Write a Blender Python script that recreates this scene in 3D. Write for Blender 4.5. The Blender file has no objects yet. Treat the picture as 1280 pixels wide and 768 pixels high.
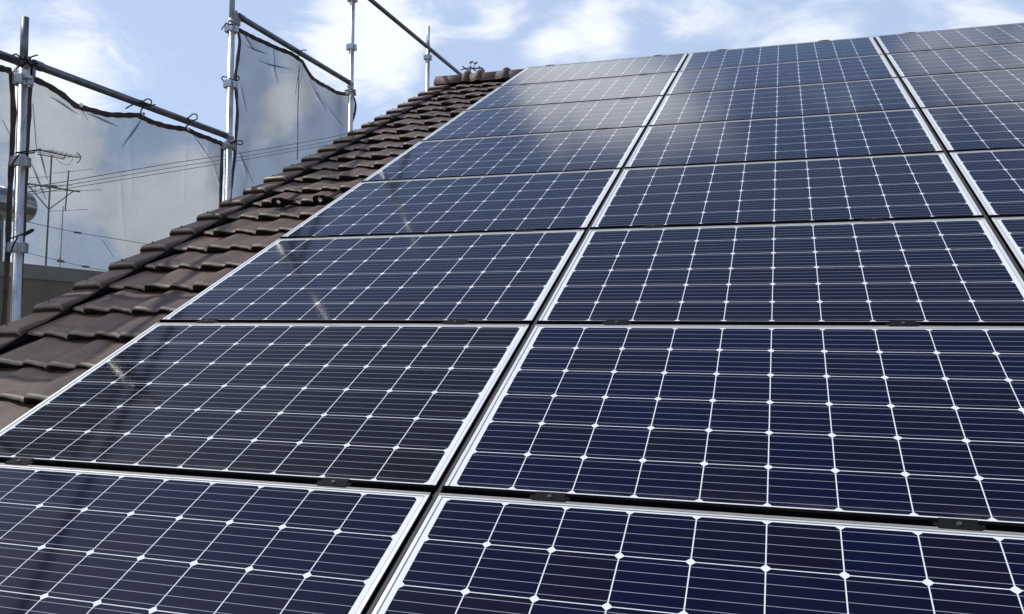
import bpy, bmesh, math, random
from mathutils import Vector, Matrix
R = math.radians
rnd = random.Random(7)
sc = bpy.context.scene
col = sc.collection

# ------------------------------------------------------------------ camera
F_PX, YAW, PIT, ROL = 1070.17, R(-17.581), R(2.184), R(0.574)
CAM = Vector((2.5573, -2.1232, 0.4019))
cy_, sy_ = math.cos(YAW), math.sin(YAW)
FW = Vector((sy_*math.cos(PIT), cy_*math.cos(PIT), math.sin(PIT)))
r0 = Vector((cy_, -sy_, 0)); u0 = r0.cross(FW)
RT = math.cos(ROL)*r0 + math.sin(ROL)*u0
UP = -math.sin(ROL)*r0 + math.cos(ROL)*u0
cd = bpy.data.cameras.new('camera'); cam = bpy.data.objects.new('camera', cd); col.objects.link(cam)
cam.matrix_world = Matrix(((RT.x, UP.x, -FW.x, CAM.x), (RT.y, UP.y, -FW.y, CAM.y), (RT.z, UP.z, -FW.z, CAM.z), (0, 0, 0, 1)))
cd.sensor_width = 36; cd.lens = F_PX/1280*36; cd.clip_end = 3000; cd.clip_start = .05
sc.camera = cam

def ray(x, y):
    return (FW*F_PX + RT*(x-640) - UP*(y-384)).normalized()
def at_x(x, y, U):
    d = ray(x, y); return CAM + d*((U-CAM.x)/d.x)

# ------------------------------------------------------------------ world, sun, exposure
SUN_AZ, SUN_EL = R(-93), R(54)      # azimuth from +Y towards +X
w = bpy.data.worlds.new('World'); sc.world = w; w.use_nodes = True
nt = w.node_tree; N = nt.nodes; L = nt.links
bg = N['Background']; bg.inputs['Strength'].default_value = 0.12
sky = N.new('ShaderNodeTexSky'); sky.sky_type = 'NISHITA'; sky.sun_disc = False
sky.sun_elevation = SUN_EL; sky.sun_rotation = SUN_AZ
sky.air_density = 1.0; sky.dust_density = 1.2; sky.ozone_density = 1.0
tc = N.new('ShaderNodeTexCoord')
def wm(op, a, b=None, c=None, clamp=False):
    n = N.new('ShaderNodeMath'); n.operation = op; n.use_clamp = clamp
    for i, v in enumerate((a, b, c)):
        if v is None: continue
        if isinstance(v, (int, float)): n.inputs[i].default_value = v
        else: L.new(v, n.inputs[i])
    return n.outputs[0]
mp = N.new('ShaderNodeMapping'); L.new(tc.outputs['Generated'], mp.inputs['Vector'])
mp.inputs['Rotation'].default_value = (R(18), R(-24), R(35)); mp.inputs['Scale'].default_value = (1.5, 3.2, 4.2)
n1 = N.new('ShaderNodeTexNoise'); n1.inputs['Scale'].default_value = 1.55; n1.inputs['Detail'].default_value = 9
n1.inputs['Roughness'].default_value = .58; n1.inputs['Distortion'].default_value = .55
L.new(mp.outputs[0], n1.inputs['Vector'])
n2 = N.new('ShaderNodeTexNoise'); n2.inputs['Scale'].default_value = 4.5; n2.inputs['Detail'].default_value = 8
n2.inputs['Roughness'].default_value = .62; n2.inputs['Distortion'].default_value = 1.2
L.new(mp.outputs[0], n2.inputs['Vector'])
def blob(d, spread, amt):
    dn = N.new('ShaderNodeVectorMath'); dn.operation = 'DOT_PRODUCT'
    L.new(tc.outputs['Generated'], dn.inputs[0]); dn.inputs[1].default_value = d
    # exp(-(1-dot)/s)
    e = wm('DIVIDE', wm('SUBTRACT', dn.outputs['Value'], 1.0), 1-math.cos(R(spread)))
    return wm('MULTIPLY', wm('EXPONENT', e), amt)
ROOF = R(27.09)
NRM = Vector((0, -math.sin(ROOF), math.cos(ROOF)))
def refl(x, y):
    d = ray(x, y); return d - 2*d.dot(NRM)*NRM
acc = n1.outputs[0]
acc = wm('ADD', acc, wm('MULTIPLY', wm('SUBTRACT', n2.outputs[0], .5), .62))
for (d, s, a) in [(ray(445, 40), 3.6, .30), (ray(480, 20), 3.5, .16), (ray(500, 85), 2.0, .08), (ray(610, 25), 2.5, .08), (ray(750, 50), 2.0, .22), (ray(695, 68), 1.6, .16), (ray(660, 75), 1.3, .08), (ray(625, 15), 1.5, .14), (ray(870, 10), 2, .06), (ray(990, 15), 4, .10), (ray(1060, 30), 1.2, .05), (ray(650, 40), 1.5, -.12), (ray(830, 40), 2.5, -.08), (ray(1230, 25), 2.5, .08),
                  (ray(1180, 20), 3, .08), (ray(40, 110), 5.5, .17), (ray(180, 120), 5, .10), (ray(110, 230), 4.5, .22), (ray(180, 275), 3.5, .16), (ray(230, 260), 3, .14), (ray(60, 140), 2.5, .10), (ray(150, 200), 1.8, -.2), (ray(80, 300), 3, -.12), (ray(340, 130), 2.6, .20), (ray(20, 60), 5, .06),
                  (ray(250, 30), 6, -.16), (ray(570, 80), 2.0, -.20), (ray(560, 130), 3, -.12), (ray(400, 190), 4, -.12), (ray(1000, 5), 4, -.03), (ray(300, 130), 2, -.10),
                  (refl(800, 165), 6.5, .40), (refl(690, 95), 5, .36), (refl(1230, 60), 5.5, .26), (refl(960, 210), 6, .24), (refl(1000, 170), 5, -.14), (refl(560, 160), 4, -.08),
                  (refl(700, 600), 26, -.30), (refl(900, 240), 14, -.30), (refl(420, 250), 8, -.15), (ray(300, 100), 2.2, -.2), (ray(420, 145), 1.8, -.25), (ray(320, 210), 1.8, -.22), (ray(345, 125), 1.8, .20), (ray(325, 175), 1.3, .12), (ray(190, 165), 2.5, -.22), (ray(130, 160), 2.2, -.1), (ray(240, 200), 1.6, .12), (ray(120, 315), 2.5, -.25), (ray(60, 120), 3, .08)]:
    acc = wm('ADD', acc, blob(d, s, a))
mr = N.new('ShaderNodeMapRange'); mr.interpolation_type = 'SMOOTHSTEP'
mr.inputs['From Min'].default_value = .45; mr.inputs['From Max'].default_value = .76; L.new(acc, mr.inputs['Value'])
mask = wm('MULTIPLY', mr.outputs[0], .93)
bs = N.new('ShaderNodeVectorMath'); bs.operation = 'MULTIPLY'     # thin even veil over the blue
L.new(sky.outputs[0], bs.inputs[0]); bs.inputs[1].default_value = (1.05, 1.15, 1.30)
veil = N.new('ShaderNodeMix'); veil.data_type = 'RGBA'; sz = N.new('ShaderNodeSeparateXYZ'); L.new(tc.outputs['Generated'], sz.inputs[0])
vf = N.new('ShaderNodeMapRange'); vf.inputs['From Min'].default_value = .40; vf.inputs['From Max'].default_value = .62
vf.inputs['To Min'].default_value = .75; vf.inputs['To Max'].default_value = .03; L.new(sz.outputs[2], vf.inputs['Value']); L.new(vf.outputs[0], veil.inputs[0])
L.new(bs.outputs[0], veil.inputs[6]); veil.inputs[7].default_value = (4.75, 5.75, 7.8, 1)
mx = N.new('ShaderNodeMix'); mx.data_type = 'RGBA'
gl = 1.0
for (d, s_, a) in [(refl(790, 150), 6, .8), (refl(690, 95), 5, .35), (refl(1230, 70), 6, .1), (refl(960, 210), 6, .4)]:
    gl = wm('ADD', gl, blob(d, s_, a*.6))
ccol = N.new('ShaderNodeVectorMath'); ccol.operation = 'SCALE'; ccol.inputs[0].default_value = (8.2, 8.6, 9.3); L.new(gl, ccol.inputs['Scale'])
L.new(mask, mx.inputs[0]); L.new(veil.outputs[2], mx.inputs[6]); L.new(ccol.outputs[0], mx.inputs[7])
L.new(mx.outputs[2], bg.inputs['Color'])

sl = bpy.data.lights.new('sun', 'SUN'); sl.energy = 2.8; sl.angle = R(1.2); sl.color = (1, .95, .87)
so = bpy.data.objects.new('sun', sl); col.objects.link(so)
sd = Vector((math.sin(SUN_AZ)*math.cos(SUN_EL), math.cos(SUN_AZ)*math.cos(SUN_EL), math.sin(SUN_EL)))
so.rotation_euler = sd.to_track_quat('Z', 'Y').to_euler(); so.location = (-20, 5, 20)
sc.view_settings.view_transform = 'Standard'; sc.view_settings.look = 'None'
sc.view_settings.exposure = 0.0; sc.view_settings.gamma = 1; sc.view_settings.use_curve_mapping = False
sc.render.resolution_x = 1024; sc.render.resolution_y = 614
sc.render.engine = 'CYCLES'
sc.cycles.max_bounces = 8; sc.cycles.transparent_max_bounces = 16

# ------------------------------------------------------------------ materials
class MT:
    def __init__(s, name):
        s.m = bpy.data.materials.new(name); s.m.use_nodes = True
        s.n = s.m.node_tree.nodes; s.l = s.m.node_tree.links
        s.b = s.n['Principled BSDF']; s.tc = s.n.new('ShaderNodeTexCoord')
    def put(s, sock, v):
        if hasattr(v, 'links') or isinstance(v, bpy.types.NodeSocket): s.l.new(v, sock)
        else:
            if isinstance(v, (tuple, list)) and len(v) == 3 and sock.type == 'RGBA': v = (*v, 1)
            sock.default_value = v
    def math(s, op, a, b=None, c=None, clamp=False):
        n = s.n.new('ShaderNodeMath'); n.operation = op; n.use_clamp = clamp
        for i, v in enumerate((a, b, c)):
            if v is not None: s.put(n.inputs[i], v)
        return n.outputs[0]
    def mix(s, f, a, b):
        n = s.n.new('ShaderNodeMix'); n.data_type = 'RGBA'
        s.put(n.inputs[0], f); s.put(n.inputs[6], a); s.put(n.inputs[7], b); return n.outputs[2]
    def noise(s, scale, detail=5, rough=.55, vec=None, sc3=None, dist=0):
        n = s.n.new('ShaderNodeTexNoise'); n.inputs['Scale'].default_value = scale
        n.inputs['Detail'].default_value = detail; n.inputs['Roughness'].default_value = rough; n.inputs['Distortion'].default_value = dist
        v = vec if vec is not None else s.tc.outputs['Object']
        if sc3:
            m = s.n.new('ShaderNodeMapping'); m.inputs['Scale'].default_value = sc3; s.l.new(v, m.inputs['Vector']); v = m.outputs[0]
        s.l.new(v, n.inputs['Vector']); return n.outputs[0]
    def ramp(s, v, a, b, lo=0., hi=1.):
        n = s.n.new('ShaderNodeMapRange'); n.inputs['From Min'].default_value = a; n.inputs['From Max'].default_value = b
        n.inputs['To Min'].default_value = lo; n.inputs['To Max'].default_value = hi; s.l.new(v, n.inputs['Value']); return n.outputs[0]
    def bump(s, h, st, dist=.01):
        n = s.n.new('ShaderNodeBump'); n.inputs['Strength'].default_value = st; n.inputs['Distance'].default_value = dist
        s.l.new(h, n.inputs['Height']); s.l.new(n.outputs[0], s.b.inputs['Normal'])
    def set(s, **k):
        for a, v in k.items(): s.put(s.b.inputs[a.replace('_', ' ')], v)
        return s

def simple(name, c, rough=.5, metal=0., var=.25, scale=8., bump=0., sc3=None, spec=.5):
    t = MT(name); f = t.noise(scale, 6, .6, sc3=sc3)
    c2 = tuple(x*(1-var) for x in c); c3 = tuple(min(1, x*(1+var)) for x in c)
    t.set(Base_Color=t.mix(t.ramp(f, .3, .7), c2, c3), Metallic=metal)
    t.put(t.b.inputs['Specular IOR Level'], spec)
    t.set(Roughness=t.ramp(f, .25, .75, max(.02, rough-.1), min(1, rough+.1)))
    if bump: t.bump(t.noise(scale*6, 4), bump)
    return t.m

M = {}
# glass laminate: white backsheet, 10 x 6 pseudo-square cells, five busbars each
MX, MY, CP = .0275, .0165, .16
t = MT('cell_laminate')
sx = t.n.new('ShaderNodeSeparateXYZ'); t.l.new(t.tc.outputs['Object'], sx.inputs[0])
X = t.math('DIVIDE', t.math('SUBTRACT', sx.outputs[0], MX), CP); Y = t.math('DIVIDE', t.math('SUBTRACT', sx.outputs[1], MY), CP)
fx = t.math('FRACT', X); fy = t.math('FRACT', Y)
dx = t.math('MULTIPLY', t.math('SUBTRACT', .5, t.math('ABSOLUTE', t.math('SUBTRACT', fx, .5))), CP)
dy = t.math('MULTIPLY', t.math('SUBTRACT', .5, t.math('ABSOLUTE', t.math('SUBTRACT', fy, .5))), CP)
inx = t.math('MULTIPLY', t.math('GREATER_THAN', X, 0), t.math('LESS_THAN', X, 10))
iny = t.math('MULTIPLY', t.math('GREATER_THAN', Y, 0), t.math('LESS_THAN', Y, 6))
cell = t.math('MULTIPLY', t.math('GREATER_THAN', dx, .00145), t.math('GREATER_THAN', dy, .00125))
cell = t.math('MULTIPLY', cell, t.math('GREATER_THAN', t.math('ADD', dx, dy), .0125))
cell = t.math('MULTIPLY', cell, t.math('MULTIPLY', inx, iny))
b5 = t.math('FRACT', t.math('MULTIPLY', Y, 5)); bd = t.math('MULTIPLY', t.math('ABSOLUTE', t.math('SUBTRACT', b5, .5)), CP/5)
bus = t.math('LESS_THAN', bd, .0007)
cmb = t.n.new('ShaderNodeCombineXYZ'); t.l.new(t.math('FLOOR', X), cmb.inputs[0]); t.l.new(t.math('FLOOR', Y), cmb.inputs[1])
oi = t.n.new('ShaderNodeObjectInfo'); t.l.new(t.math('MULTIPLY', oi.outputs['Random'], 90), cmb.inputs[2])
wn = t.n.new('ShaderNodeTexWhiteNoise'); wn.noise_dimensions = '3D'; t.l.new(cmb.outputs[0], wn.inputs['Vector'])
soc = t.n.new('ShaderNodeSeparateColor'); t.l.new(oi.outputs['Color'], soc.inputs[0])
tint = soc.outputs[0]     # 0 blue ... 1 brownish
cellb = t.mix(wn.outputs[0], (.0022, .0036, .024), (.0040, .0042, .018))
cellr = t.mix(wn.outputs[0], (.0050, .0034, .0050), (.0056, .0042, .0075))
cc = t.mix(tint, cellb, cellr)
dk = t.ramp(wn.outputs[0], .62, .95, 0, .45)
cc = t.mix(dk, cc, (.0055, .0040, .0095))
blot = t.noise(1.3, 3, .5)
cc = t.mix(t.ramp(blot, .35, .7, 0, .35), cc, (.0050, .0044, .012))
cc = t.mix(t.math('MULTIPLY', bus, .85), cc, (.40, .42, .48))
base = t.mix(cell, (.80, .81, .80), cc)
dust = t.ramp(t.noise(2.2, 8, .7), .48, .8, .0, .009)
base = t.mix(dust, base, (.35, .33, .30))
low = t.math('MULTIPLY', t.ramp(sx.outputs[1], .012, .06, 1, 0), t.ramp(t.noise(9, 6, .7), .4, .7, 0, .10))
low.node.use_clamp = True
base = t.mix(low, base, (.35, .32, .27))
t.set(Base_Color=base, Roughness=t.ramp(t.noise(3.5, 8, .65), .3, .75, .07, .10))
t.put(t.b.inputs['IOR'], 1.24)
M['laminate'] = t.m
M['frame'] = simple('anodised_frame', (.80, .79, .75), .38, .25, .06, 3)
M['black'] = simple('black_anodised', (.009, .009, .010), .75, .0, .3, 6, spec=.12)
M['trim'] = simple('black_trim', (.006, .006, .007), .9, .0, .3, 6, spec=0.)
M['strip'] = simple('grey_cover', (.07, .07, .07), .6, 0, .3, 9, spec=.3)
M['lip_shade'] = simple('lip_shade_grey', (.26, .25, .22), .6, 0, .2, 9)  # grey standing in for shade on the upper frame lip
M['gasket'] = simple('gasket', (.20, .20, .20), .8)
M['backing'] = simple('panel_backing', (.03, .03, .032), .8)
M['steel'] = simple('galvanised_steel', (.74, .76, .77), .32, .72, .32, 16, .12, sc3=(1, 1, .35))
M['old_steel'] = simple('weathered_steel', (.17, .175, .185), .45, .8, .4, 7, .10)
M['coupler'] = simple('coupler_steel', (.50, .52, .53), .42, .8, .3, 14, .1)
M['cord'] = simple('black_cord', (.012, .012, .013), .8)
M['hem'] = simple('hem_webbing', (.075, .050, .042), .9, 0, .6, 60, .3)
M['grommet'] = simple('grommet_metal', (.85, .85, .83), .3, .4)

def sheet_mat():
    t = MT('scaffold_mesh'); n, l = t.n, t.l
    tr = n.new('ShaderNodeBsdfTransparent'); df = n.new('ShaderNodeBsdfDiffuse'); tl = n.new('ShaderNodeBsdfTranslucent')
    f = t.noise(5, 8, .7, sc3=(1, 1, .5)); c = t.mix(t.ramp(f, .3, .7), (.07, .075, .08), (.11, .11, .105))
    l.new(c, df.inputs[0]); l.new(c, tl.inputs[0])
    m1 = n.new('ShaderNodeMixShader'); m1.inputs[0].default_value = .35; l.new(df.outputs[0], m1.inputs[1]); l.new(tl.outputs[0], m1.inputs[2])
    # a woven net closes up when seen obliquely: opacity = 1-(1-a)^(1/cos)
    lw = n.new('ShaderNodeLayerWeight'); lw.inputs[0].default_value = .5
    cosv = t.math('MAXIMUM', t.math('SUBTRACT', 1, lw.outputs['Facing']), .12)
    spots = t.ramp(t.noise(30, 3, .6), .73, .78, 0, .2)
    weave = t.ramp(t.noise(260, 2, .5), .35, .65, -.07, .07)
    dens = t.ramp(t.noise(1.8, 5, .6), .3, .7, .72, .63)
    op = t.math('SUBTRACT', 1, t.math('POWER', dens, t.math('DIVIDE', 1, cosv)))
    op = t.math('ADD', t.math('ADD', op, weave), spots, clamp=True)
    m2 = n.new('ShaderNodeMixShader'); l.new(op, m2.inputs[0]); l.new(tr.outputs[0], m2.inputs[1]); l.new(m1.outputs[0], m2.inputs[2])
    l.new(m2.outputs[0], n['Material Output'].inputs['Surface'])
    tr.inputs[0].default_value = (.72, .74, .755, 1)
    return t.m
M['sheet'] = sheet_mat()

def pleat_mat():
    m = M['sheet'].copy(); m.name = 'folded_mesh'
    for n in m.node_tree.nodes:
        if n.type == 'BSDF_TRANSPARENT': n.inputs[0].default_value = (.42, .48, .56, 1)
    return m
M['pleat'] = pleat_mat()
def tile_mat():
    t = MT('smoked_clay_tile')
    at = t.n.new('ShaderNodeAttribute'); at.attribute_name = 'tile_tone'
    g = t.noise(2.2, 6, .6); fine = t.noise(45, 8, .75); streak = t.noise(6, 6, .6, sc3=(6, 1, 1))
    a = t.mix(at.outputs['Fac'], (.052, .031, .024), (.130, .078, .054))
    a = t.mix(t.ramp(g, .35, .7, 0, .55), a, (.150, .088, .060))
    a = t.mix(t.ramp(streak, .5, .75, 0, .4), a, (.068, .054, .050))
    a = t.mix(t.ramp(fine, .45, .8, 0, .3), a, (.27, .225, .185))
    lh = t.n.new('ShaderNodeAttribute'); lh.attribute_name = 'lip_highlight'  # light caught by the front lips, painted in as a paler colour
    a = t.mix(t.math('MULTIPLY', lh.outputs['Fac'], t.ramp(t.noise(11, 6, .7), .36, .62, .08, .62)), a, (.27, .24, .18))
    lich = t.ramp(t.noise(27, 5, .65), .66, .72, 0, .55)
    a = t.mix(lich, a, (.16, .15, .12))
    grime = t.ramp(t.noise(1.1, 8, .7), .5, .72, 0, .5)
    a = t.mix(grime, a, (.045, .033, .028))
    t.set(Base_Color=a, Roughness=t.ramp(g, .3, .7, .42, .62))
    t.put(t.b.inputs['Specular IOR Level'], .4)
    t.bump(fine, .45, .004)
    return t.m
M['tile'] = tile_mat()
M['tank'] = simple('stainless_tank', (.42, .40, .38), .16, 1.0, .12, 4)
M['parapet'] = simple('parapet_render', (.27, .255, .20), .9, 0, .15, 3, .2)
M['wall_dark'] = simple('neighbour_wall', (.20, .155, .10), .9, 0, .2, 2, .2)
M['wall_light'] = simple('house_wall', (.55, .52, .46), .9, 0, .08, 4, .3)
M['antenna'] = simple('antenna_metal', (.22, .20, .18), .6, .0, .3)
M['wire'] = simple('wire_grey', (.13, .13, .14), .7)
M['asphalt'] = simple('ground_asphalt', (.06, .06, .06), .95, 0, .3, 3, .4)
M['glass'] = simple('window_glass', (.03, .035, .04), .08)
M['louvre'] = simple('louvre_grey_green', (.10, .12, .10), .7, 0, .2)
M['wood'] = simple('painted_bargeboard', (.30, .24, .19), .6)

# ------------------------------------------------------------------ mesh helpers
def obj(name, bm, mat, parent=None, smooth=False, loc=None):
    me = bpy.data.meshes.new(name); bm.to_mesh(me); bm.free()
    me.materials.append(mat)
    if smooth:
        for p in me.polygons: p.use_smooth = True
    o = bpy.data.objects.new(name, me); col.objects.link(o)
    if parent: o.parent = parent
    if loc: o.location = loc
    return o
def empty(name, loc=(0, 0, 0), rot=(0, 0, 0)):
    o = bpy.data.objects.new(name, None); col.objects.link(o); o.location = loc; o.rotation_euler = rot; o.empty_display_size = .2
    return o
def tag(o, label, cat, group=None, kind=None):
    if label: o['label'] = label
    if cat: o['category'] = cat
    if group: o['group'] = group
    if kind: o['kind'] = kind
    return o
def box(bm, x0, x1, y0, y1, z0, z1, bev=0.):
    r = bmesh.ops.create_cube(bm, size=1)['verts']
    for v in r: v.co = Vector(((x0+x1)/2+v.co.x*(x1-x0), (y0+y1)/2+v.co.y*(y1-y0), (z0+z1)/2+v.co.z*(z1-z0)))
    if bev:
        es = list({e for v in r for e in v.link_edges})
        bmesh.ops.bevel(bm, geom=es, offset=bev, segments=2, affect='EDGES', profile=.7)
def tube(bm, pts, rad, seg=12, cap=True):
    pts = [Vector(p) for p in pts]; rings = []
    up = None
    for i, p in enumerate(pts):
        d = (pts[min(i+1, len(pts)-1)]-pts[max(i-1, 0)]).normalized()
        if up is None: up = Vector((0, 0, 1)) if abs(d.z) < .9 else Vector((1, 0, 0))
        s = d.cross(up).normalized(); up = s.cross(d).normalized()
        r = rad[i] if isinstance(rad, (list, tuple)) else rad
        rings.append([bm.verts.new(p + s*math.cos(a)*r + up*math.sin(a)*r) for a in [2*math.pi*k/seg for k in range(seg)]])
    for a, b in zip(rings, rings[1:]):
        for k in range(seg): bm.faces.new((a[k], a[(k+1) % seg], b[(k+1) % seg], b[k]))
    if cap: bm.faces.new(rings[0][::-1]); bm.faces.new(rings[-1])
def sweep_smooth(pts, n=6):
    out = []; P = [Vector(p) for p in pts]
    P = [P[0]*2-P[1]] + P + [P[-1]*2-P[-2]]
    for i in range(1, len(P)-2):
        for k in range(n):
            t_ = k/n; a, b, c, d = P[i-1:i+3]
            out.append(.5*((2*b)+(c-a)*t_+(2*a-5*b+4*c-d)*t_*t_+(3*b-a-3*c+d)*t_**3))
    out.append(P[-2]); return out
def NEW(): return bmesh.new()

# ------------------------------------------------------------------ ground
bm = NEW()
bmesh.ops.create_grid(bm, x_segments=1, y_segments=1, size=1500)
tag(obj('ground', bm, M['asphalt'], loc=(0, 0, -5.6)), None, None, kind='structure')

# ------------------------------------------------------------------ tiled house (roof frame: x along ridge, y up the slope, z normal)
VR = 7.45; HB = -.175               # ridge position, base of tile surface below panel tops
house = empty('tiled_house', (0, 0, -5.6))
tag(house, 'house roof of dark brown clay tiles carrying the solar array', 'house')
roofm = Matrix.Rotation(ROOF, 4, 'X')
PEAK = roofm @ Vector((0, VR, HB))
def to_house(o, m): o.parent = house; o.matrix_local = Matrix.Translation((0, 0, 5.6)) @ m
S = [0, .005, .012, .035, .07, .105, .135, .150, .156, .166, .19, .215, .24, .27, .288, .2995]
T = [0, .015, .035, .065, .10, .17, .30, .55, .80, 1.06]
CPV = .285
def prof(s, t_):
    if s < .012: h = .016*(s/.012)**.6
    elif s < .045: h = .016
    elif s < .14: q = (s-.045)/.095; h = .016*(1-(q*q*(3-2*q)))
    elif s > .28: h = -.008
    else: h = 0.
    fade = max(0, 1-t_/.26); fade = fade*fade*(3-2*fade)
    if .150 <= s < .166: h += .013*fade*((s-.150)/.016)
    elif .166 <= s < .25: q = (s-.166)/.084; h += .013*fade*(1-q*q*(3-2*q))
    return h
def tile_field(u_start, u_end, k0, k1, detail=True):
    bm = NEW(); lay = bm.verts.layers.float.new('tile_tone'); hl = bm.verts.layers.float.new('lip_highlight')
    ss = S if detail else [0, .012, .045, .09, .14, .2995]; tt = T if detail else [0, .04, .3, 1.06]
    for k in range(k0, k1):
        v0 = 1.442 + CPV*k + rnd.uniform(-.003, .003)
        seam = -.367 + (.15 if k % 2 == 0 else 0.)
        i0 = math.floor((u_start-seam)/.3)
        i = i0
        while seam + i*.3 < u_end:
            us = seam + i*.3; i += 1
            dz = rnd.uniform(-.0025, .0025); dv = rnd.uniform(-.005, .005); tl = rnd.uniform(-.004, .004); tone = rnd.random()
            rows = []
            for t_ in tt:
                row = []
                for s in ss:
                    x = us+s
                    if x < u_start: x = u_start
                    if x > u_end: x = u_end
                    h = prof(s, t_) + .036*(1-t_) + dz + tl*(s-.15)/.15
                    if t_ < .065: h -= .013*(1-t_/.065)**1.7
                    vv = v0 + dv + t_*CPV - .006*(1-t_)*math.cos((s-.05)/.3*2*math.pi)
                    vt = bm.verts.new((x, min(vv, VR), HB + h)); vt[lay] = tone; vt[hl] = (1. if t_ < .02 else .8 if t_ < .04 else .25 if t_ < .07 else 0); row.append(vt)
                rows.append(row)
            for a, b in zip(rows, rows[1:]):
                for j in range(len(ss)-1): bm.faces.new((a[j], a[j+1], b[j+1], b[j]))
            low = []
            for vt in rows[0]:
                q = bm.verts.new((vt.co.x, vt.co.y+.010, vt.co.z-.006)); q[lay] = tone*.4; low.append(q)  # underside tone darkened: shade below the lip put into the colour
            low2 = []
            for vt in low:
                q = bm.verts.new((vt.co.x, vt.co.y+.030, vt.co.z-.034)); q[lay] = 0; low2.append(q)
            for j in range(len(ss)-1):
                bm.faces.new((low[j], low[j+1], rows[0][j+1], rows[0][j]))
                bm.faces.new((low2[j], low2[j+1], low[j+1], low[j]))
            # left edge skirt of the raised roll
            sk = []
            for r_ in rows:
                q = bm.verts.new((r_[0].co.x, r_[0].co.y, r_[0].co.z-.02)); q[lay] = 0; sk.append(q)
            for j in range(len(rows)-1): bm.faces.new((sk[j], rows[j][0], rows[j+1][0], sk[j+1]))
    return bm
U_L, U_R = -.895, 6.6
bm = tile_field(U_L, U_R, -17, 21)
# solid deck under the tiles, ends at the ridge
box(bm, -.90, U_R, 1.442-17*CPV, VR, HB-.10, HB-.012); box(bm, -1.06, -.903, 1.442-17*CPV, VR, HB-.10, HB-.05)
roof = obj('roof', bm, M['tile'], smooth=False); to_house(roof, roofm)
for p in roof.data.polygons: p.use_smooth = len(p.vertices) == 4 and abs(p.normal.z) > .6
# far slope
far = tile_field(-U_R, -U_L, -17, 21, False); box(far, -U_R, 1.06, 1.442-17*CPV, VR, HB-.10, HB-.012)
fo = obj('roof', far, M['tile'])
to_house(fo, Matrix.Translation((0, 2*PEAK.y, 0)) @ Matrix.Rotation(math.pi, 4, 'Z') @ roofm)
# verge tiles
def verge():
    bm = NEW(); lay = bm.verts.layers.float.new('tile_tone'); hl = bm.verts.layers.float.new('lip_highlight')
    for k in range(-17, 21):
        v0 = 1.442 + CPV*k; j = rnd.uniform(-.004, .004); tone = rnd.random()
        x0, x1 = -1.145+j, -.952+j*.5
        va, vb = v0, v0+CPV+.03
        za, zb = HB+.056, HB+.016
        # cross-section from outer flap over the top to the inner side
        sec = [(x0, -.16), (x0, -.012), (x0+.010, -.002), (x0+.03, 0), (x0+.10, .003), (x1-.03, .004), (x1-.010, 0), (x1, -.012), (x1+.002, -.10)]
        rings = []
        for (v, z, sh) in [(va, za-.014, 0), (va+.007, za-.006, 0), (va+.019, za, 0), ((va+vb)/2, (za+zb)/2, 0), (vb, zb, 0)]:
            if v > VR: v = VR
            rings.append([bm.verts.new((x, v, z+h)) for x, h in sec])
        for a, b in zip(rings, rings[1:]):
            for i in range(len(sec)-1): bm.faces.new((a[i], a[i+1], b[i+1], b[i]))
        for rg, hv_ in ((rings[0], 1.), (rings[1], .8)):
            for v in rg: v[hl] = hv_
        f = rings[0]; low = [bm.verts.new((v.co.x, v.co.y+.022, v.co.z-.034)) for v in f[1:-1]]
        top = f[1:-1]
        for i in range(len(top)-1): bm.faces.new((low[i], low[i+1], top[i+1], top[i]))
        r_ = bmesh.ops.create_icosphere(bm, subdivisions=1, radius=.006)['verts']
        for v in r_: v.co += Vector((x0+.05, v0+.07, za))
        for v in bm.verts: 
            if v[lay] == 0: v[lay] = tone
    return bm
vo = obj('verge_tiles', verge(), M['tile']); vo.parent = roof
for p in vo.data.polygons: p.use_smooth = False
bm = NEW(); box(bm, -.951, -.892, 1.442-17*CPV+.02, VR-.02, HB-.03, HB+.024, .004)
vs_ = obj('groove_shade_strip', bm, M['trim']); vs_.parent = roof  # black strip added to paint the shade in the groove
vo2 = obj('verge_tiles', verge(), M['tile']); vo2.parent = fo
vo2.matrix_local = Matrix.Scale(-1, 4, (1, 0, 0))
# ridge cap: shallow half round with laid mortar base
def arch(bm, x0, x1, r, zc, flat=.62, seg=14, lift=0):
    A = []
    for x in (x0, x1):
        A.append([bm.verts.new((x, PEAK.y + math.cos(math.pi*i/seg)*r, zc + math.sin(math.pi*i/seg)*r*flat + lift)) for i in range(seg+1)])
    for i in range(seg): bm.faces.new((A[0][i], A[0][i+1], A[1][i+1], A[1][i]))
    bm.faces.new(A[0][::-1]); bm.faces.new(A[1])
bm = NEW(); lay = bm.verts.layers.float.new('tile_tone')
x = -1.14
RZ = PEAK.z - .012
while x < U_R:
    n0 = len(bm.verts); e = min(x+.36, U_R)
    arch(bm, x, e, .135, RZ, .93)
    bm.verts.ensure_lookup_table(); tn = rnd.random()
    for v in bm.verts[n0:]: v[lay] = tn
    x += .36
cap = obj('ridge_cap', bm, M['tile'], smooth=False); cap.parent = roof
cap.matrix_local = roofm.inverted()
for p in cap.data.polygons: p.use_smooth = abs(p.normal.x) < .5
def ridge_u(px, py):
    # intersection with the vertical plane through the ridge
    d = ray(px, py); return (CAM + d*((PEAK.y-.1-CAM.y)/d.y)).x
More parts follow.
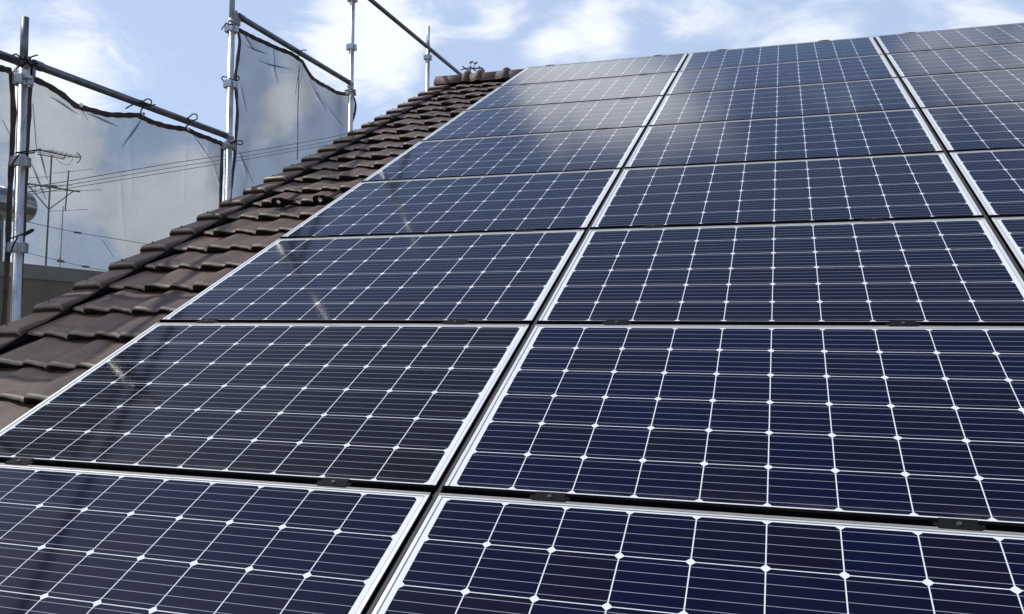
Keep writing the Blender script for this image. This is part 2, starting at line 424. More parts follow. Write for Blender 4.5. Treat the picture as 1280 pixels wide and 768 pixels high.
for px, py in ((582, 96), (598, 95), (631, 92)):
    bm = NEW(); u = ridge_u(px, py)
    prof_ = [(-.035, .135), (-.03, .155), (-.012, .168), (.012, .168), (.03, .155), (.035, .135)]
    rings = [[bm.verts.new((u+a, PEAK.y+math.cos(math.pi*i/16)*r, RZ+math.sin(math.pi*i/16)*r*.93)) for i in range(17)] for a, r in prof_]
    for a, b in zip(rings, rings[1:]):
        for i in range(16): bm.faces.new((a[i], a[i+1], b[i+1], b[i]))
    o = obj('ridge_band', bm, M['tile'], smooth=True); o.parent = roof; o.matrix_local = roofm.inverted()
# walls of the house
EY = (roofm @ Vector((0, 1.442-17*CPV+.6, 0))).y; BY = 2*PEAK.y - EY
ez = (roofm @ Vector((0, 1.442-17*CPV+.6, HB-.13))).z
bm = NEW()
pts = [(EY, 0), (BY, 0), (BY, ez+5.6), (PEAK.y, PEAK.z-.16+5.6), (EY, ez+5.6)]
A = [[bm.verts.new((x, y, z)) for y, z in pts] for x in (-.85, U_R-.3)]
bm.faces.new(A[0]); bm.faces.new(A[1][::-1])
for i in range(5): bm.faces.new((A[0][i], A[1][i], A[1][(i+1) % 5], A[0][(i+1) % 5]))
bmesh.ops.recalc_face_normals(bm, faces=bm.faces)
obj('wall', bm, M['wall_light'], house)
bm = NEW()
for sgn in (0, 1):
    a0 = roofm @ Vector((0, 1.442-17*CPV, HB-.10)); a1 = roofm @ Vector((0, VR, HB-.10))
    if sgn: a0 = Vector((0, 2*PEAK.y-a0.y, a0.z)); a1 = Vector((0, 2*PEAK.y-a1.y, a1.z))
    vs = [bm.verts.new((x, p.y, p.z+dz+5.6)) for x in (-1.125, -1.09) for p, dz in ((a0, 0), (a1, 0), (a1, -.2), (a0, -.2))]
    bm.faces.new(vs[:4]); bm.faces.new(vs[4:][::-1])
    for i in range(4): bm.faces.new((vs[i], vs[(i+1) % 4], vs[4+(i+1) % 4], vs[4+i]))
bmesh.ops.recalc_face_normals(bm, faces=bm.faces)
obj('bargeboard', bm, M['wood'], house)

# ------------------------------------------------------------------ solar panels
PU, PV, PW, PH, TH = 1.68, 1.01785, 1.655, .993, .035
FL = .0115       # width of the frame lip seen from above
def frame_bm(part):
    bm = NEW()
    if part == 'frame':
        # mitred hollow frame: lip on top, side walls
        def ring(o, z): return [bm.verts.new(p) for p in ((o, o, z), (PW-o, o, z), (PW-o, PH-o, z), (o, PH-o, z))]
        rs = [ring(.006, -TH), ring(0, -TH), ring(0, -.0008), ring(.0008, 0), ring(FL-.0008, 0), ring(FL, -.0008), ring(FL, -.006)]
        for a, b in zip(rs, rs[1:]):
            for i in range(4): bm.faces.new((a[i], a[(i+1) % 4], b[(i+1) % 4], b[i]))
        bmesh.ops.recalc_face_normals(bm, faces=bm.faces)
    return bm
protoP = empty('solar_panel')
fr = obj('frame', frame_bm('frame'), M['frame'], protoP)
bm = NEW(); box(bm, FL-.001, PW-FL+.001, FL-.001, PH-FL+.001, -.0065, -.0022); lam = obj('cell_laminate', bm, M['laminate'], protoP)
bm = NEW()                            # dark gasket line between lip and glass
for a in ((FL, FL+.0016, FL, PH-FL), (PW-FL-.0016, PW-FL, FL, PH-FL), (FL+.0016, PW-FL-.0016, FL, FL+.0010), (FL+.0016, PW-FL-.0016, PH-FL-.0010, PH-FL)):
    box(bm, *a, -.004, -.0012)
gk = obj('gasket', bm, M['gasket'], protoP)
bm = NEW(); box(bm, .3, .45, PH/2-.06, PH/2+.06, -.028, -.0066); jb = obj('junction_box', bm, M['black'], protoP)
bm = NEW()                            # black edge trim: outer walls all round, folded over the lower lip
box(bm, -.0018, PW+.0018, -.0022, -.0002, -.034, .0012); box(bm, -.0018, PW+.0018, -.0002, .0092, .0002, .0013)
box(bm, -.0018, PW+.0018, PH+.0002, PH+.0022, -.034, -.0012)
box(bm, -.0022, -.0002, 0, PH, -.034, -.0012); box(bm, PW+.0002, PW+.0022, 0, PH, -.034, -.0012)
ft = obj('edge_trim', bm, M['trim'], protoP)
bm = NEW(); box(bm, -.0005, PW+.0005, PH-.0062, PH+.0018, .0002, .0012); tt_ = obj('lip_shade_strip', bm, M['lip_shade'], protoP)  # added strip, shadowed look of the upper frame lip put into its colour
# (col,row): (label, tint)
PL = {
 (0,0): ('bottom left solar panel, cut off by the lower left corner', .05),
 (1,0): ('bottom right solar panel, nearest the camera, showing large dark blue cells', .0),
 (2,0): ('solar panel of the bottom row, past the lower right corner', .1),
 (0,1): ('large brownish black solar panel in second row from the bottom, beside the bare tiles', .95),
 (1,1): ('deep navy solar panel in second row from the bottom, right of the brownish one', .0),
 (2,1): ('solar panel past the right edge in second row from the bottom', .1),
 (0,2): ('third row solar panel crossed by a faint streaky reflection at its upper left', .35),
 (1,2): ('wide central solar panel in third row from the bottom, right of the diagonal frame gap', .45),
 (2,2): ('sliver of solar panel at the right edge in third row from the bottom', .2),
 (0,3): ('left panel of fourth row from the bottom, next to the black snow guards', .15),
 (1,3): ('middle panel of fourth row from the bottom, brownish slate cells', .55),
 (2,3): ('right edge panel of fourth row from the bottom, deep navy', .1),
 (0,4): ('left panel of fourth row from the ridge, blue grey cells beside the tiles', .1),
 (1,4): ('middle panel of fourth row from the ridge, between the two frame gaps', .2),
 (2,4): ('right panel of fourth row from the ridge, cut by the picture edge', .2),
 (0,5): ('left panel of third row from the ridge, pale cloud sheen on its right', .1),
 (1,5): ('middle panel of third row from the ridge, evenly blue grey', .1),
 (2,5): ('right panel of third row from the ridge, cut by the picture edge', .25),
 (0,6): ('left panel of second row from the ridge, whitened by cloud reflection', .15),
 (1,6): ('middle panel of second row from the ridge, blue with thin white lines', .1),
 (2,6): ('right panel of second row from the ridge, greyish cells', .35),
 (0,7): ('topmost left solar panel, its corner touching the ridge cap tiles', .3),
 (1,7): ('topmost middle solar panel against the sky', .05),
 (2,7): ('topmost right solar panel against the sky', .4),
}
first = True
for (c, r), (lb, ti) in PL.items():
    if first: p = protoP; kids = [fr, lam, gk, jb, ft, tt_]; first = False
    else:
        p = protoP.copy(); col.objects.link(p); kids = []
        for ch in (fr, lam, gk, jb, ft, tt_):
            k = ch.copy(); col.objects.link(k); k.parent = p; kids.append(k)
    tag(p, lb, 'solar panel', 'solar panels in rows on the roof')
    kids[1].color = (ti, 0, 0, 1)
    kids[1].pass_index = 0
    p.location = roofm @ Vector((c*PU + .0125 + rnd.uniform(-.001, .001), (r-1)*PV + .0125, rnd.uniform(-.0012, .0012)))
    p.rotation_euler = (ROOF + rnd.uniform(-.0008, .0008), 0, rnd.uniform(-.0003, .0003))
# mounting rails run up the slope under the clamp positions
CU = [.26, 1.373, 1.99, 2.928, 3.67, 4.72]
RL = ['near the left edge of the array', 'under the left column, by its right edge', 'under the middle column, left side', 'under the middle column, right side', 'under the right column, left side', 'under the right column, right side']
for i, u in enumerate(CU):
    root = empty('mounting_rail', tuple(roofm @ Vector((u, 0, 0))), (ROOF, 0, 0))
    tag(root, 'black rail with end clamps ' + RL[i], 'mounting rail', 'black rails with clamps under the panels')
    bm = NEW(); box(bm, -.02, .02, -1.25, 7*PV+.02, -.085, -.037, .002)
    obj('rail', bm, M['black'], root)
    for r in range(0, 9):
        # black clamp bridging the gap between two rows
        bm = NEW()
        a, b = (-.0125-.002, .0125+.0085)
        if r == 8: b = .014
        box(bm, -.040, .040, -.006, b, .0016, .0034, .0006)
        box(bm, -.044, .044, a, -.002, -.012, .0032, .0006)
        box(bm, -.052, .052, -.006, .006, -.036, .0015)
        cl = obj('clamp', bm, M['black'], root, loc=(0, (r-1)*PV, 0))
        bm = NEW(); bmesh.ops.create_cone(bm, cap_ends=True, segments=12, radius1=.0065, radius2=.0055, depth=.006)
        bo = obj('bolt', bm, M['strip'], cl, loc=(0, 0, .005))
# cross rails hidden in the gaps between rows: dark trough
GL = ['lowest dark gap, above the bottom row', 'dark gap above the second row from the bottom', 'dark gap above the third row from the bottom', 'dark gap above the fourth row from the bottom', 'dark gap below the third row from the ridge', 'dark gap below the second row from the ridge', 'dark gap below the topmost row']
for r in range(1, 8):
    if r > 7: break
    bm = NEW(); box(bm, .02, 3*PU-.02, -.010, .010, -.045, -.018, .001)
    o = obj('gap_rail', bm, M['black'])
    o.matrix_world = roofm @ Matrix.Translation((0, (r-1)*PV+.0, 0))
    tag(o, 'black cover strip in the ' + GL[r-1], 'cover strip', 'black strips between the panel rows')
# grey cover strips in the gaps between columns
for i, u in enumerate((PU, 2*PU)):
    bm = NEW(); box(bm, u-.0075, u+.0062, -1.0, 7*PV-.02, -.040, -.010, .002)
    o = obj('gap_cover', bm, M['strip']); o.matrix_world = roofm
    tag(o, ('grey strip in the gap between the left and middle panel columns', 'grey strip in the gap between the middle and right panel columns')[i], 'cover strip', 'grey strips between the panel columns')

# ------------------------------------------------------------------ snow guards
def tp(x, y, h):                     # pixel on the tile plane
    d = ray(x, y); n = NRM; t_ = (h-CAM.dot(n))/(d.dot(n)); X = CAM+d*t_
    return X.x, X.y*math.cos(ROOF)+X.z*math.sin(ROOF)
for i, (px, py, lb) in enumerate(((349, 257, 'black steel snow guard on the tiles, farther from the panels'), (401, 254, 'black steel snow guard on the tiles, touching the panel edge'))):
    u, v = tp(px, py, -.12)
    root = empty('snow_guard', tuple(roofm @ Vector((u, v, HB+.05))), (ROOF, 0, 0)); tag(root, lb, 'snow guard', 'snow guards on the tiles')
    bm = NEW(); box(bm, -.02, .02, 0, .26, -.003, .003); obj('strap', bm, M['black'], root)
    bm = NEW()
    # upright plate with a round hole
    seg = 16; H = .055; W = .05
    def plate(y):
        out = []; inn = []
        for k in range(seg):
            a = 2*math.pi*k/seg; ca, sa = math.cos(a), math.sin(a); m_ = max(abs(ca)/W, abs(sa)/(H/2+.006))
            out.append(bm.verts.new((ca/m_, y, H/2+sa/m_-.004))); inn.append(bm.verts.new((ca*.016, y, H/2+sa*.016)))
        return out, inn
    o1, i1 = plate(-.003); o2, i2 = plate(.003)
    for k in range(seg):
        j = (k+1) % seg
        bm.faces.new((o1[k], o1[j], i1[j], i1[k])); bm.faces.new((o2[j], o2[k], i2[k], i2[j]))
        bm.faces.new((o1[j], o1[k], o2[k], o2[j])); bm.faces.new((i1[k], i1[j], i2[j], i2[k]))
    obj('upright_plate', bm, M['black'], root)
    bm = NEW()
    vs = [bm.verts.new(q) for q in ((.052, 0, .0), (.052, .09, .0), (.052, 0, .05), (.057, 0, .0), (.057, .09, .0), (.057, 0, .05))]
    for f in ((0, 1, 2), (5, 4, 3), (0, 3, 4, 1), (1, 4, 5, 2), (2, 5, 3, 0)): bm.faces.new([vs[k] for k in f])
    obj('gusset', bm, M['black'], root)

# ------------------------------------------------------------------ scaffold
UX = -1.40; PY = [1.479, 3.302, 5.170, 7.010, 8.85]
TR = .0243
def pole(i, y, top, split, cz, label, rot=0):
    root = empty('scaffold_pole', (UX, y, -5.6), (0, 0, rot)); tag(root, label, 'scaffold pole', 'scaffold poles along the gable')
    bm = NEW(); tube(bm, [(0, 0, .05), (0, 0, split+5.6)], TR, 20); obj('lower_tube', bm, M['steel'], root, True)
    if top > split:
        bm = NEW(); tube(bm, [(0, 0, split+5.6-.05), (0, 0, top+5.6)], TR*.84, 20); obj('upper_tube', bm, M['old_steel'] if i == 0 else M['steel'], root, True)
        bm = NEW(); tube(bm, [(0, 0, split+5.6-.03), (0, 0, split+5.6+.004)], TR*1.1, 20); obj('collar', bm, M['coupler'], root, True)
    bm = NEW(); box(bm, -.07, .07, -.07, .07, 0, .008); tube(bm, [(0, 0, .008), (0, 0, .2)], .017, 12); obj('base_plate', bm, M['steel'], root)
    for z in cz:
        # pocket collar: four folded sockets round the tube
        bm = NEW(); bm2 = []
        tube(bm, [(0, 0, -.028), (0, 0, .028)], TR+.004, 20)
        for a in range(4):
            m_ = Matrix.Rotation(a*math.pi/2+.3, 4, 'Z'); n0 = len(bm.verts)
            box(bm, TR+.001, TR+.024, -.021, .021, -.026, .026, .003)
            box(bm, TR+.006, TR+.018, -.012, .012, .026, .030, .001)
            bm.verts.ensure_lookup_table()
            for v in bm.verts[n0:]: v.co = m_ @ v.co
        obj('coupler', bm, M['coupler'], root, loc=(0, 0, z+5.6))
    return root
pole(0, PY[0], 2.14, 1.90, [1.79, 1.341, .873, .40, -.07], 'leftmost scaffold pole with a darker narrow tube sticking up at its top')
pole(1, PY[1], 3.6, 2.79, [2.72, 2.297, 1.83, 1.35, .88], 'second scaffold pole from the left, bright, between the two mesh sheets')
pole(2, PY[2], 4.6, 3.72, [3.674, 3.20, 2.76, 2.25, 1.8], 'third scaffold pole from the left, thin, right of the small mesh sheet')
pole(3, PY[3], 4.06, 3.83, [3.69, 3.22, 2.75, 2.3], 'farthest visible scaffold pole, rising behind the tiled gable near the ridge')
def ledger(y0, y1, z, label, x=UX+.045, head0=True, head1=True):
    root = empty('scaffold_ledger', (x, y0, z)); tag(root, label, 'scaffold tube', 'horizontal scaffold tubes along the gable')
    bm = NEW(); tube(bm, [(0, .03, 0), (0, y1-y0-.03, 0)], .0225, 20); obj('tube', bm, M['old_steel'], root, True)
    for k, on in ((0, head0), (1, head1)):
        if not on: continue
        yy = 0 if k == 0 else y1-y0; s = 1 if k == 0 else -1
        bm = NEW(); tube(bm, [(0, yy+s*.02, 0), (0, yy+s*.075, 0)], .0265, 16)
        box(bm, -.032, .012, yy-.012 if s > 0 else yy-.03, yy+.03 if s > 0 else yy+.012, -.075, .012, .004)
        box(bm, -.012, -.002, yy-.010, yy+.010, -.115, .035, .002)
        obj('wedge_head', bm, M['coupler'] if k else M['old_steel'], root)
ledger(-.36, PY[0], 1.868, 'dark scaffold tube running off the left edge from the leftmost pole')
ledger(PY[0], PY[1]-.03, 1.884, 'long scaffold tube sloping across the left, with cord bows tied on it')
ledger(PY[1], PY[2]-.06, 2.820, 'scaffold tube above the small bluish mesh sheet')
ledger(PY[2], PY[4], 3.772, 'uppermost scaffold tube, passing the farthest pole down to the ridge')

# mesh sheets --------------------------------------------------------------
SX = UX-.045
def lerp_curve(pts, y):
    if y <= pts[0][0]: return pts[0][1]
    for (a, b), (c, d) in zip(pts, pts[1:]):
        if y <= c: return b+(d-b)*(y-a)/(c-a) if c > a else d
    return pts[-1][1]
def seg_dist(p, a, b):
    ax, ay = a; bx, by = b; px, py = p
    L2 = (bx-ax)**2+(by-ay)**2; t_ = max(0, min(1, ((px-ax)*(bx-ax)+(py-ay)*(by-ay))/L2))
    return math.hypot(px-ax-t_*(bx-ax), py-ay-t_*(by-ay)), t_
def sheet(name_label, top_px, right_px, left_px, zbot, creases, grommets, seams=(), seed=0):
    P = lambda q: (lambda v: (v.y, v.z))(at_x(q[0], q[1], SX))
    top = sorted(P(q) for q in top_px)
    rt = sorted([P(q)[::-1] for q in right_px]); lf = sorted([P(q)[::-1] for q in left_px])   # (z, y)
    cr = [(P(a), P(b), wd, am) for a, b, wd, am in creases]
    root = empty('mesh_sheet', (SX, top[0][0], zbot)); O = Vector(root.location)
    tag(root, name_label, 'mesh sheet', 'translucent scaffold mesh sheets')
    R2 = random.Random(seed); ph = [R2.uniform(0, 6) for _ in range(8)]
    def pos(s, t_):                   # s across, t from bottom to top
        # iterate: edges depend on z
        y = top[0][0]+(top[-1][0]-top[0][0])*s; z = zbot
        for _ in range(3):
            zt = lerp_curve(top, y); z = zbot+(zt-zbot)*t_
            y = lerp_curve(lf, z)*(1-s)+lerp_curve(rt, z)*s
        x = .022*math.sin(y*3.1+ph[0]+z*1.3)+.016*math.sin(z*2.7+ph[1]-y*2)+.007*math.sin(y*9+z*5+ph[2])+.003*math.sin(z*17-y*11+ph[3])
        x *= min(1, 8*s)*min(1, 8*(1-s))
        for a, b, wd, am in cr:
            d, tt = seg_dist((y, z), a, b); x += .6*am*math.exp(-(d/(wd*.7))**2)*math.sin(math.pi*min(1, .15+tt*.85)) 
        return Vector((SX+x, y, z))-O
    n, m_ = 150, 150; bm = NEW(); g = []
    for j in range(m_+1):
        g.append([bm.verts.new(pos(i/n, (j/m_)**.75)) for i in range(n+1)])
    for j in range(m_):
        for i in range(n): bm.faces.new((g[j][i], g[j][i+1], g[j+1][i+1], g[j+1][i]))
    obj('net', bm, M['sheet'], root, True)
    # hem: folded webbing along top and both sides
    def hem(pathf, w_):
        bm = NEW(); k = 70; prev = None
        for i in range(k+1):
            c = pathf(i/k); c2 = pathf(min(1, i/k+.004)) if i < k else c; c1 = pathf(max(0, i/k-.004))
            d = (c2-c1).normalized(); nrm = Vector((1, 0, 0)); sd_ = d.cross(nrm).normalized()
            rr = w_*(1+.12*math.sin(i*1.7+ph[4])); th = .006+.003*math.sin(i*.9)
            ring = [bm.verts.new(c+sd_*a*rr+Vector((b*th, 0, 0))) for a, b in ((-.5, -.6), (-.5, .6), (0, 1), (.5, .6), (.5, -.6), (0, -1))]
            if prev:
                for q in range(6): bm.faces.new((prev[q], prev[(q+1) % 6], ring[(q+1) % 6], ring[q]))
            prev = ring
        return bm
    obj('top_hem', hem(lambda t_: pos(t_, 1), .033), M['hem'], root)
    obj('side_hem', hem(lambda t_: pos(0, t_), .030), M['hem'], root)
    obj('side_hem', hem(lambda t_: pos(1, t_), .030), M['hem'], root)
    for a, b, wd, am in creases:
        pa, pb = P(a), P(b); bm = NEW(); k_ = 12; pr = None
        L_ = math.hypot(pb[0]-pa[0], pb[1]-pa[1])
        if L_ < .02 or am < .01: continue
        ny, nz = -(pb[1]-pa[1])/L_, (pb[0]-pa[0])/L_
        for k in range(k_+1):
            f = k/k_; wv = .010*L_*math.sin(f*5+ph[5]); y = pa[0]+(pb[0]-pa[0])*f+ny*wv; z = pa[1]+(pb[1]-pa[1])*f+nz*wv
            hw = (.0010+.0042*math.sin(math.pi*min(1, f*.9+.08))**1.5)*(1.3 if am > .015 else .45)
            r_ = [bm.verts.new(Vector((SX+am*.6+.006+(.004 if abs(e) < .5 else 0), y+ny*hw*e, z+nz*hw*e))-O) for e in (-1, 0, 1)]
            if pr:
                for q_ in range(2): bm.faces.new((pr[q_], pr[q_+1], r_[q_+1], r_[q_]))
            pr = r_
        obj('pleat', bm, M['pleat'], root, True)
    for q in grommets:
        y, z = P(q); bm = NEW()
        bmesh.ops.create_cone(bm, cap_ends=True, segments=14, radius1=.014, radius2=.011, depth=.006)
        for v in bm.verts: v.co = Matrix.Rotation(math.pi/2, 3, 'Y') @ v.co
        o = obj('grommet', bm, M['grommet'], root); o.location = Vector((SX+.028, y, z))-O
    for a, b in seams:
        pa, pb = P(a), P(b); bm = NEW()
        tube(bm, [Vector((SX+.02, pa[0]+(pb[0]-pa[0])*k/10+.004*math.sin(k), pa[1]+(pb[1]-pa[1])*k/10))-O for k in range(11)], .0035, 6)
        obj('seam', bm, M['hem'], root, True)
    return root
sheet('large pale mesh sheet between the two thick poles, antennas seen through it',
      [(38, 97), (60, 107), (80, 119), (97, 132), (118, 137), (140, 143), (158, 144), (175, 144), (190, 152), (210, 158), (232, 162), (245, 170), (262, 176), (278, 180)],
      [(278, 180), (276, 240), (275, 300)], [(38, 97), (33, 190), (28, 300), (22, 400)], -1.2,
      [((60, 122), (95, 143), .018, .022), ((105, 142), (145, 158), .02, .020), ((97, 134), (108, 152), .015, .015), ((175, 148), (150, 185), .03, .02), ((165, 150), (166, 260), .02, .008),
       ((238, 168), (262, 200), .016, .018), ((262, 200), (276, 238), .016, .014), ((38, 130), (44, 190), .012, .012), ((45, 186), (56, 225), .016, .022), ((36, 205), (55, 250), .012, .018), ((232, 170), (228, 260), .02, .006),
       ((150, 190), (155, 330), .02, .006), ((48, 187), (75, 193), .012, .014), ((125, 300), (140, 322), .012, .014)],
      [(97, 132), (175, 143), (232, 162)], seed=3)
sheet('narrow strip of mesh sheet at the left edge, ending in a brown hem',
      [(-160, 60), (-60, 72), (0, 85), (14, 89)], [(14, 89), (17, 140), (15, 190), (12, 250), (9, 330), (5, 400)], [(-160, 60), (-165, 400)], -1.2,
      [((0, 150), (10, 170), .012, .015), ((-60, 90), (-40, 300), .03, .02)], [(15, 89)], seed=5)
sheet('smaller bluish mesh sheet with wrinkles, right of the second pole',
      [(297, 37), (310, 43), (330, 52), (345, 61), (360, 68), (375, 78), (380, 88), (386, 97), (396, 104), (408, 110), (420, 116), (440, 118)],
      [(440, 118), (445, 128), (444, 140), (440, 152), (437, 163), (432, 250)], [(297, 37), (300, 52), (297, 75), (294, 98), (297, 140), (293, 200), (288, 240)], 0.2,
      [((304, 45), (315, 62), .014, .02), ((306, 58), (333, 69), .014, .02), ((322, 77), (362, 88), .016, .018), ((340, 82), (346, 105), .014, .014), ((374, 82), (366, 118), .016, .02), ((383, 100), (406, 140), .014, .024),
       ((300, 108), (306, 140), .014, .014), ((390, 112), (428, 160), .022, .014), ((297, 190), (314, 230), .012, .022), ((340, 60), (342, 90), .02, .012)],
      [(374, 77)], seams=[((371, 82), (369, 200))], seed=9)

# cord ties ------------------------------------------------------------------
def cord(paths, label, rad=.0045, x=UX+.075):
    root = None; bm = NEW(); base = at_x(*paths[0][0][:2], x)
    for path in paths:
        P3 = []
        for k, q in enumerate(path):
            v = at_x(q[0], q[1], x+(q[2] if len(q) > 2 else .008*math.sin(k*2.1))); P3.append(v-base)
        tube(bm, sweep_smooth(P3, 5), rad, 6)
    o = obj('tie_cord', bm, M['cord'], smooth=True, loc=tuple(base)); tag(o, label, 'cord', 'black cords tying the mesh sheets')
cord([[(15, 70), (20, 68), (27, 73), (33, 78), (46, 82)], [(26, 84), (34, 78), (38, 72), (47, 69)], [(25, 73), (38, 76), (48, 80)], [(30, 70), (37, 80), (40, 88)], [(20, 86), (28, 80), (36, 73)]],
     'black cord knotted round the leftmost pole where the tubes meet')
cord([[(176, 125), (179, 133), (176, 139)], [(177, 128), (184, 124), (189, 126), (188, 131), (180, 129)], [(178, 129), (186, 132), (194, 131)], [(176, 128), (166, 131), (157, 136)], [(176, 139), (176, 144)]],
     'cord bow on the long left tube, the one nearer its middle')
cord([[(234, 147), (237, 153), (234, 158)], [(235, 148), (241, 143), (246, 144), (246, 149), (240, 151)], [(233, 157), (232, 162)]], 'single cord loop on the long left tube, closer to the second pole')
cord([[(19, 192), (28, 190), (38, 189), (51, 187)], [(20, 190), (30, 192), (43, 191)], [(24, 193), (17, 203), (12, 212)]], 'black cord tied at the middle coupler of the leftmost pole')
cord([[(8, 300), (20, 296), (30, 292), (40, 287), (41, 289), (30, 295)], [(22, 297), (17, 306), (12, 320)], [(28, 294), (38, 290), (41, 287)]], 'black cord tied low on the leftmost pole, above the roof edge')
cord([[(282, 30), (277, 37)], [(282, 29), (288, 31), (296, 30)]], 'short cord end at the upper coupler of the second pole')
cord([[(279, 101), (277, 98), (280, 96), (289, 99), (297, 101), (299, 97), (295, 95)]], 'cord wrapped round the middle of the second pole')
cord([[(284, 177), (292, 179), (298, 176), (303, 177), (302, 181), (296, 180)], [(288, 180), (294, 176)]], 'cord bow at the lower coupler of the second pole')
cord([[(372, 65), (378, 63), (383, 63)], [(374, 66), (373, 72)]], 'thin cord on the tube above the small bluish sheet')
cord([[(434, 108), (440, 112), (444, 118)], [(431, 114), (438, 112)]], 'cord knot at the third pole holding the corner of the bluish sheet')

# ------------------------------------------------------------------ neighbour building, tank, antennas, wires
NX = -9.0
root = empty('neighbour_building', (NX, 8, -5.6)); tag(root, 'dark neighbouring flat-roofed building with grey parapet behind the left mesh', 'building')
def nb(x0, x1, y0, y1, z0, z1, name, m, bev=0):
    bm = NEW(); box(bm, x0-NX, x1-NX, y0-8, y1-8, z0+5.6, z1+5.6, bev); return obj(name, bm, m, root)
nb(-16, NX, 2, 15.5, -5.6, 1.30, 'wall', M['wall_dark'])
nb(-16.05, NX+.06, 1.95, 15.55, 1.303, 1.535, 'parapet', M['parapet'], .01)
nb(-15.9, NX-.1, 2.1, 15.4, 1.536, 1.54, 'roof', M['parapet'])
for y in (4.0, 7.0, 10.0, 13.0):
    w_ = nb(NX-.04, NX+.03, y, y+1.4, -1.6, -.3, 'window', M['steel'])
    bm = NEW(); box(bm, NX+.031-NX, NX+.036-NX, y+.05-8, y+1.35-8, -1.55+5.6, -.35+5.6); obj('pane', bm, M['glass'], w_)
# cylindrical tank
tk = empty('water_tank', (-9.6, at_x(38, 255, -9.6).y-1.09, 1.54)); tag(tk, 'round-ended shiny metal tank on the neighbour roof at the left edge', 'tank')
bm = NEW(); a = [(-1.1, .01), (-1.1, .27), (.85, .27)] ; pts = []; rad = []
for k in range(9): an = math.pi/2*k/8; pts.append((0, -1.2+.0-.12*math.cos(an), 0)); rad.append(max(.002, .27*math.sin(an)))
pts.append((0, .95, 0)); rad.append(.27)
for k in range(1, 9): an = math.pi/2*k/8; pts.append((0, .95+.14*math.sin(an), 0)); rad.append(max(.002, .27*math.cos(an)))
tube(bm, pts, rad, 40); obj('tank_body', bm, M['tank'], tk, True, loc=(0, 0, 1.0))
for y in (-.7, .5):
    bm = NEW(); tube(bm, [(0, y-.02, 1.0), (0, y+.02, 1.0)], .276, 40); obj('band', bm, M['steel'], tk, True)
for y in (-.9, .35):
    for x in (-.22, .22):
        bm = NEW(); box(bm, x-.02, x+.02, y-.02, y+.02, 0, .78); obj('leg', bm, M['old_steel'], tk)
bm = NEW()
box(bm, -.25, .25, -1.1, .28, .02, .56, .01)
for k in range(9): box(bm, .251, .262, -1.05, .24, .06+k*.055, .085+k*.055)
obj('louvred_cabinet', bm, M['louvre'], tk)

def stick(bm, a, b, r, AX): tube(bm, [at_x(a[0], a[1], AX)-O_, at_x(b[0], b[1], AX)-O_], r, 6)
AX = -9.25
O_ = Vector((AX, at_x(57, 333, AX).y, 1.54))
an = empty('tv_antenna', tuple(O_)); tag(an, 'tall television antenna with V braces on the neighbour roof', 'antenna', 'television antennas')
bm = NEW(); stick(bm, (57.2, 333), (64.5, 194), .015, AX); obj('mast', bm, M['antenna'], an, True)
bm = NEW(); stick(bm, (47, 193), (65, 196), .010, AX); stick(bm, (65, 196), (80, 199), .010, AX); stick(bm, (80, 199), (82, 194), .008, AX); stick(bm, (48, 187.5), (92, 196.5), .011, AX); stick(bm, (92, 196.5), (99, 197), .010, AX)
tube(bm, sweep_smooth([at_x(x, y, AX)-O_ for x, y in ((96, 191), (99.5, 194), (100.5, 197.5), (99.5, 201), (96.5, 203.5))]), .010, 6)
for x_ in (54, 60, 66, 72, 78, 84, 90):
    c = at_x(x_, 187.5+(x_-48)*.205, AX)-O_; tube(bm, [c+Vector((-.22, 0, .0)), c+Vector((.22, 0, 0))], .005, 6)
tube(bm, sweep_smooth([at_x(x, y, AX)-O_ for x, y in ((70, 199), (78, 205), (85, 206), (90, 201), (91, 197))]), .004, 5)
obj('upper_boom', bm, M['antenna'], an)
bm = NEW(); stick(bm, (33, 229.5), (100, 240), .014, AX); stick(bm, (66, 233), (70, 234.5), .03, AX); stick(bm, (58, 233), (64, 234), .024, AX)
obj('cross_bar', bm, M['antenna'], an)
bm = NEW(); stick(bm, (34, 230), (60, 261), .010, AX); obj('brace', bm, M['antenna'], an)
bm = NEW(); stick(bm, (92, 239), (61.5, 261.5), .010, AX); obj('brace', bm, M['antenna'], an)
bm = NEW(); stick(bm, (86, 213.5), (81.5, 263), .012, AX); obj('element_bar', bm, M['antenna'], an)
bm = NEW()
for a, b in (((67, 217), (115, 211.5)), ((60, 264.5), (110, 262)), ((38, 240), (128, 237.5)), ((44, 232), (90, 232)), ((30, 223), (62, 221)), ((44, 229), (44, 240))): stick(bm, a, b, .0045, AX)
obj('element', bm, M['antenna'], an)
AX = -11.5; O_ = Vector((AX, at_x(75, 330, AX).y, 1.54))
an = empty('antenna_mast', tuple(O_)); tag(an, 'thin faint antenna mast right of the tall television antenna', 'antenna', 'television antennas')
bm = NEW(); stick(bm, (75, 336), (79, 258), .008, AX); obj('mast', bm, M['wire'], an)
bm = NEW(); stick(bm, (73, 325), (78, 327), .03, AX); obj('clamp', bm, M['antenna'], an)
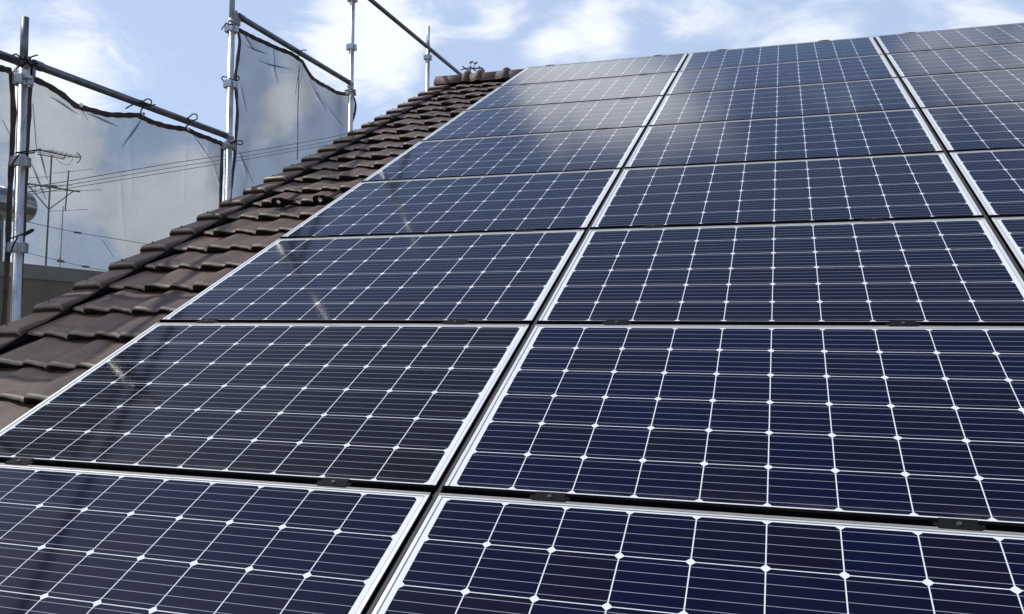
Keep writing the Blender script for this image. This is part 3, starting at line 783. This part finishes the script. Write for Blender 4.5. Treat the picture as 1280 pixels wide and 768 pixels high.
# small antenna beyond the ridge, standing on the far slope
d = ray(588, 86); P0 = CAM + d*((11.4-CAM.y)/d.y)
fz = PEAK.z - (P0.y-PEAK.y)*math.tan(ROOF) - .16
an = empty('roof_antenna', (P0.x, P0.y, fz)); tag(an, 'tiny antenna poking above the ridge cap beside the top tube', 'antenna', 'television antennas')
def px_at(x, y): dd = ray(x, y); return CAM + dd*((P0.y-CAM.y)/dd.y) - Vector(an.location)
bm = NEW(); tube(bm, [(0, 0, 0), px_at(587.5, 85)], .018, 8); obj('mast', bm, M['antenna'], an)
bm = NEW(); tube(bm, [px_at(576, 87.5), px_at(584, 85.5), px_at(604, 85.7)], .013, 8)
for x_ in (582, 591, 602): c = px_at(x_, 86); tube(bm, [c+Vector((-.01, -.12, 0)), c+Vector((.01, .12, 0))], .012, 6)
obj('boom', bm, M['antenna'], an)
bm = NEW(); 
tube(bm, [px_at(588, 85), px_at(589, 78.5)], .005, 6); tube(bm, [px_at(592, 85), px_at(594.5, 79.5)], .005, 6)
for q in ((589, 78), (594.5, 79)):
    c = px_at(*q); tube(bm, [c+Vector((-.03, 0, -.01)), c+Vector((.03, 0, .01))], .018, 8)
obj('element', bm, M['antenna'], an)
# overhead cables
def wire(pts, X0, X1, rad, label, beads=()):
    P3 = []
    for i, (x, y) in enumerate(pts):
        P3.append(at_x(x, y, X0+(X1-X0)*i/(len(pts)-1)))
    b0 = P3[0].copy(); bm = NEW(); tube(bm, sweep_smooth([p-b0 for p in P3], 6), rad, 6)
    for q in beads:
        c = at_x(q[0], q[1], X0)-b0; tube(bm, [c+Vector((-.02, -.09, 0)), c+Vector((.02, .09, 0))], .026, 8)
    o = obj('overhead_cable', bm, M['wire'], smooth=True, loc=tuple(b0)); tag(o, label, 'cable', 'overhead cables beyond the mesh')
wire([(-30, 244), (70, 229), (220, 203.5), (310, 190), (406, 173), (520, 150)], -22, -22, .015, 'uppermost of the three overhead cables rising to the right')
wire([(-30, 252), (70, 234), (220, 209), (310, 195), (406, 178), (520, 155)], -22.3, -22.3, .013, 'middle one of the three overhead cables')
wire([(-30, 255), (70, 238), (220, 214), (310, 199), (406, 182), (520, 160)], -22.6, -22.6, .013, 'lowest of the three overhead cables')
wire([(-40, 262), (31, 277), (97, 291), (152, 300), (260, 318)], -15, -15, .008, 'thin cable falling to the right below the antenna', [(97, 291)])
wire([(-40, 300), (62, 323), (108, 334), (200, 352)], -15, -15, .007, 'lowest thin cable just above the neighbour parapet', [(76, 327), (107, 333.5)])
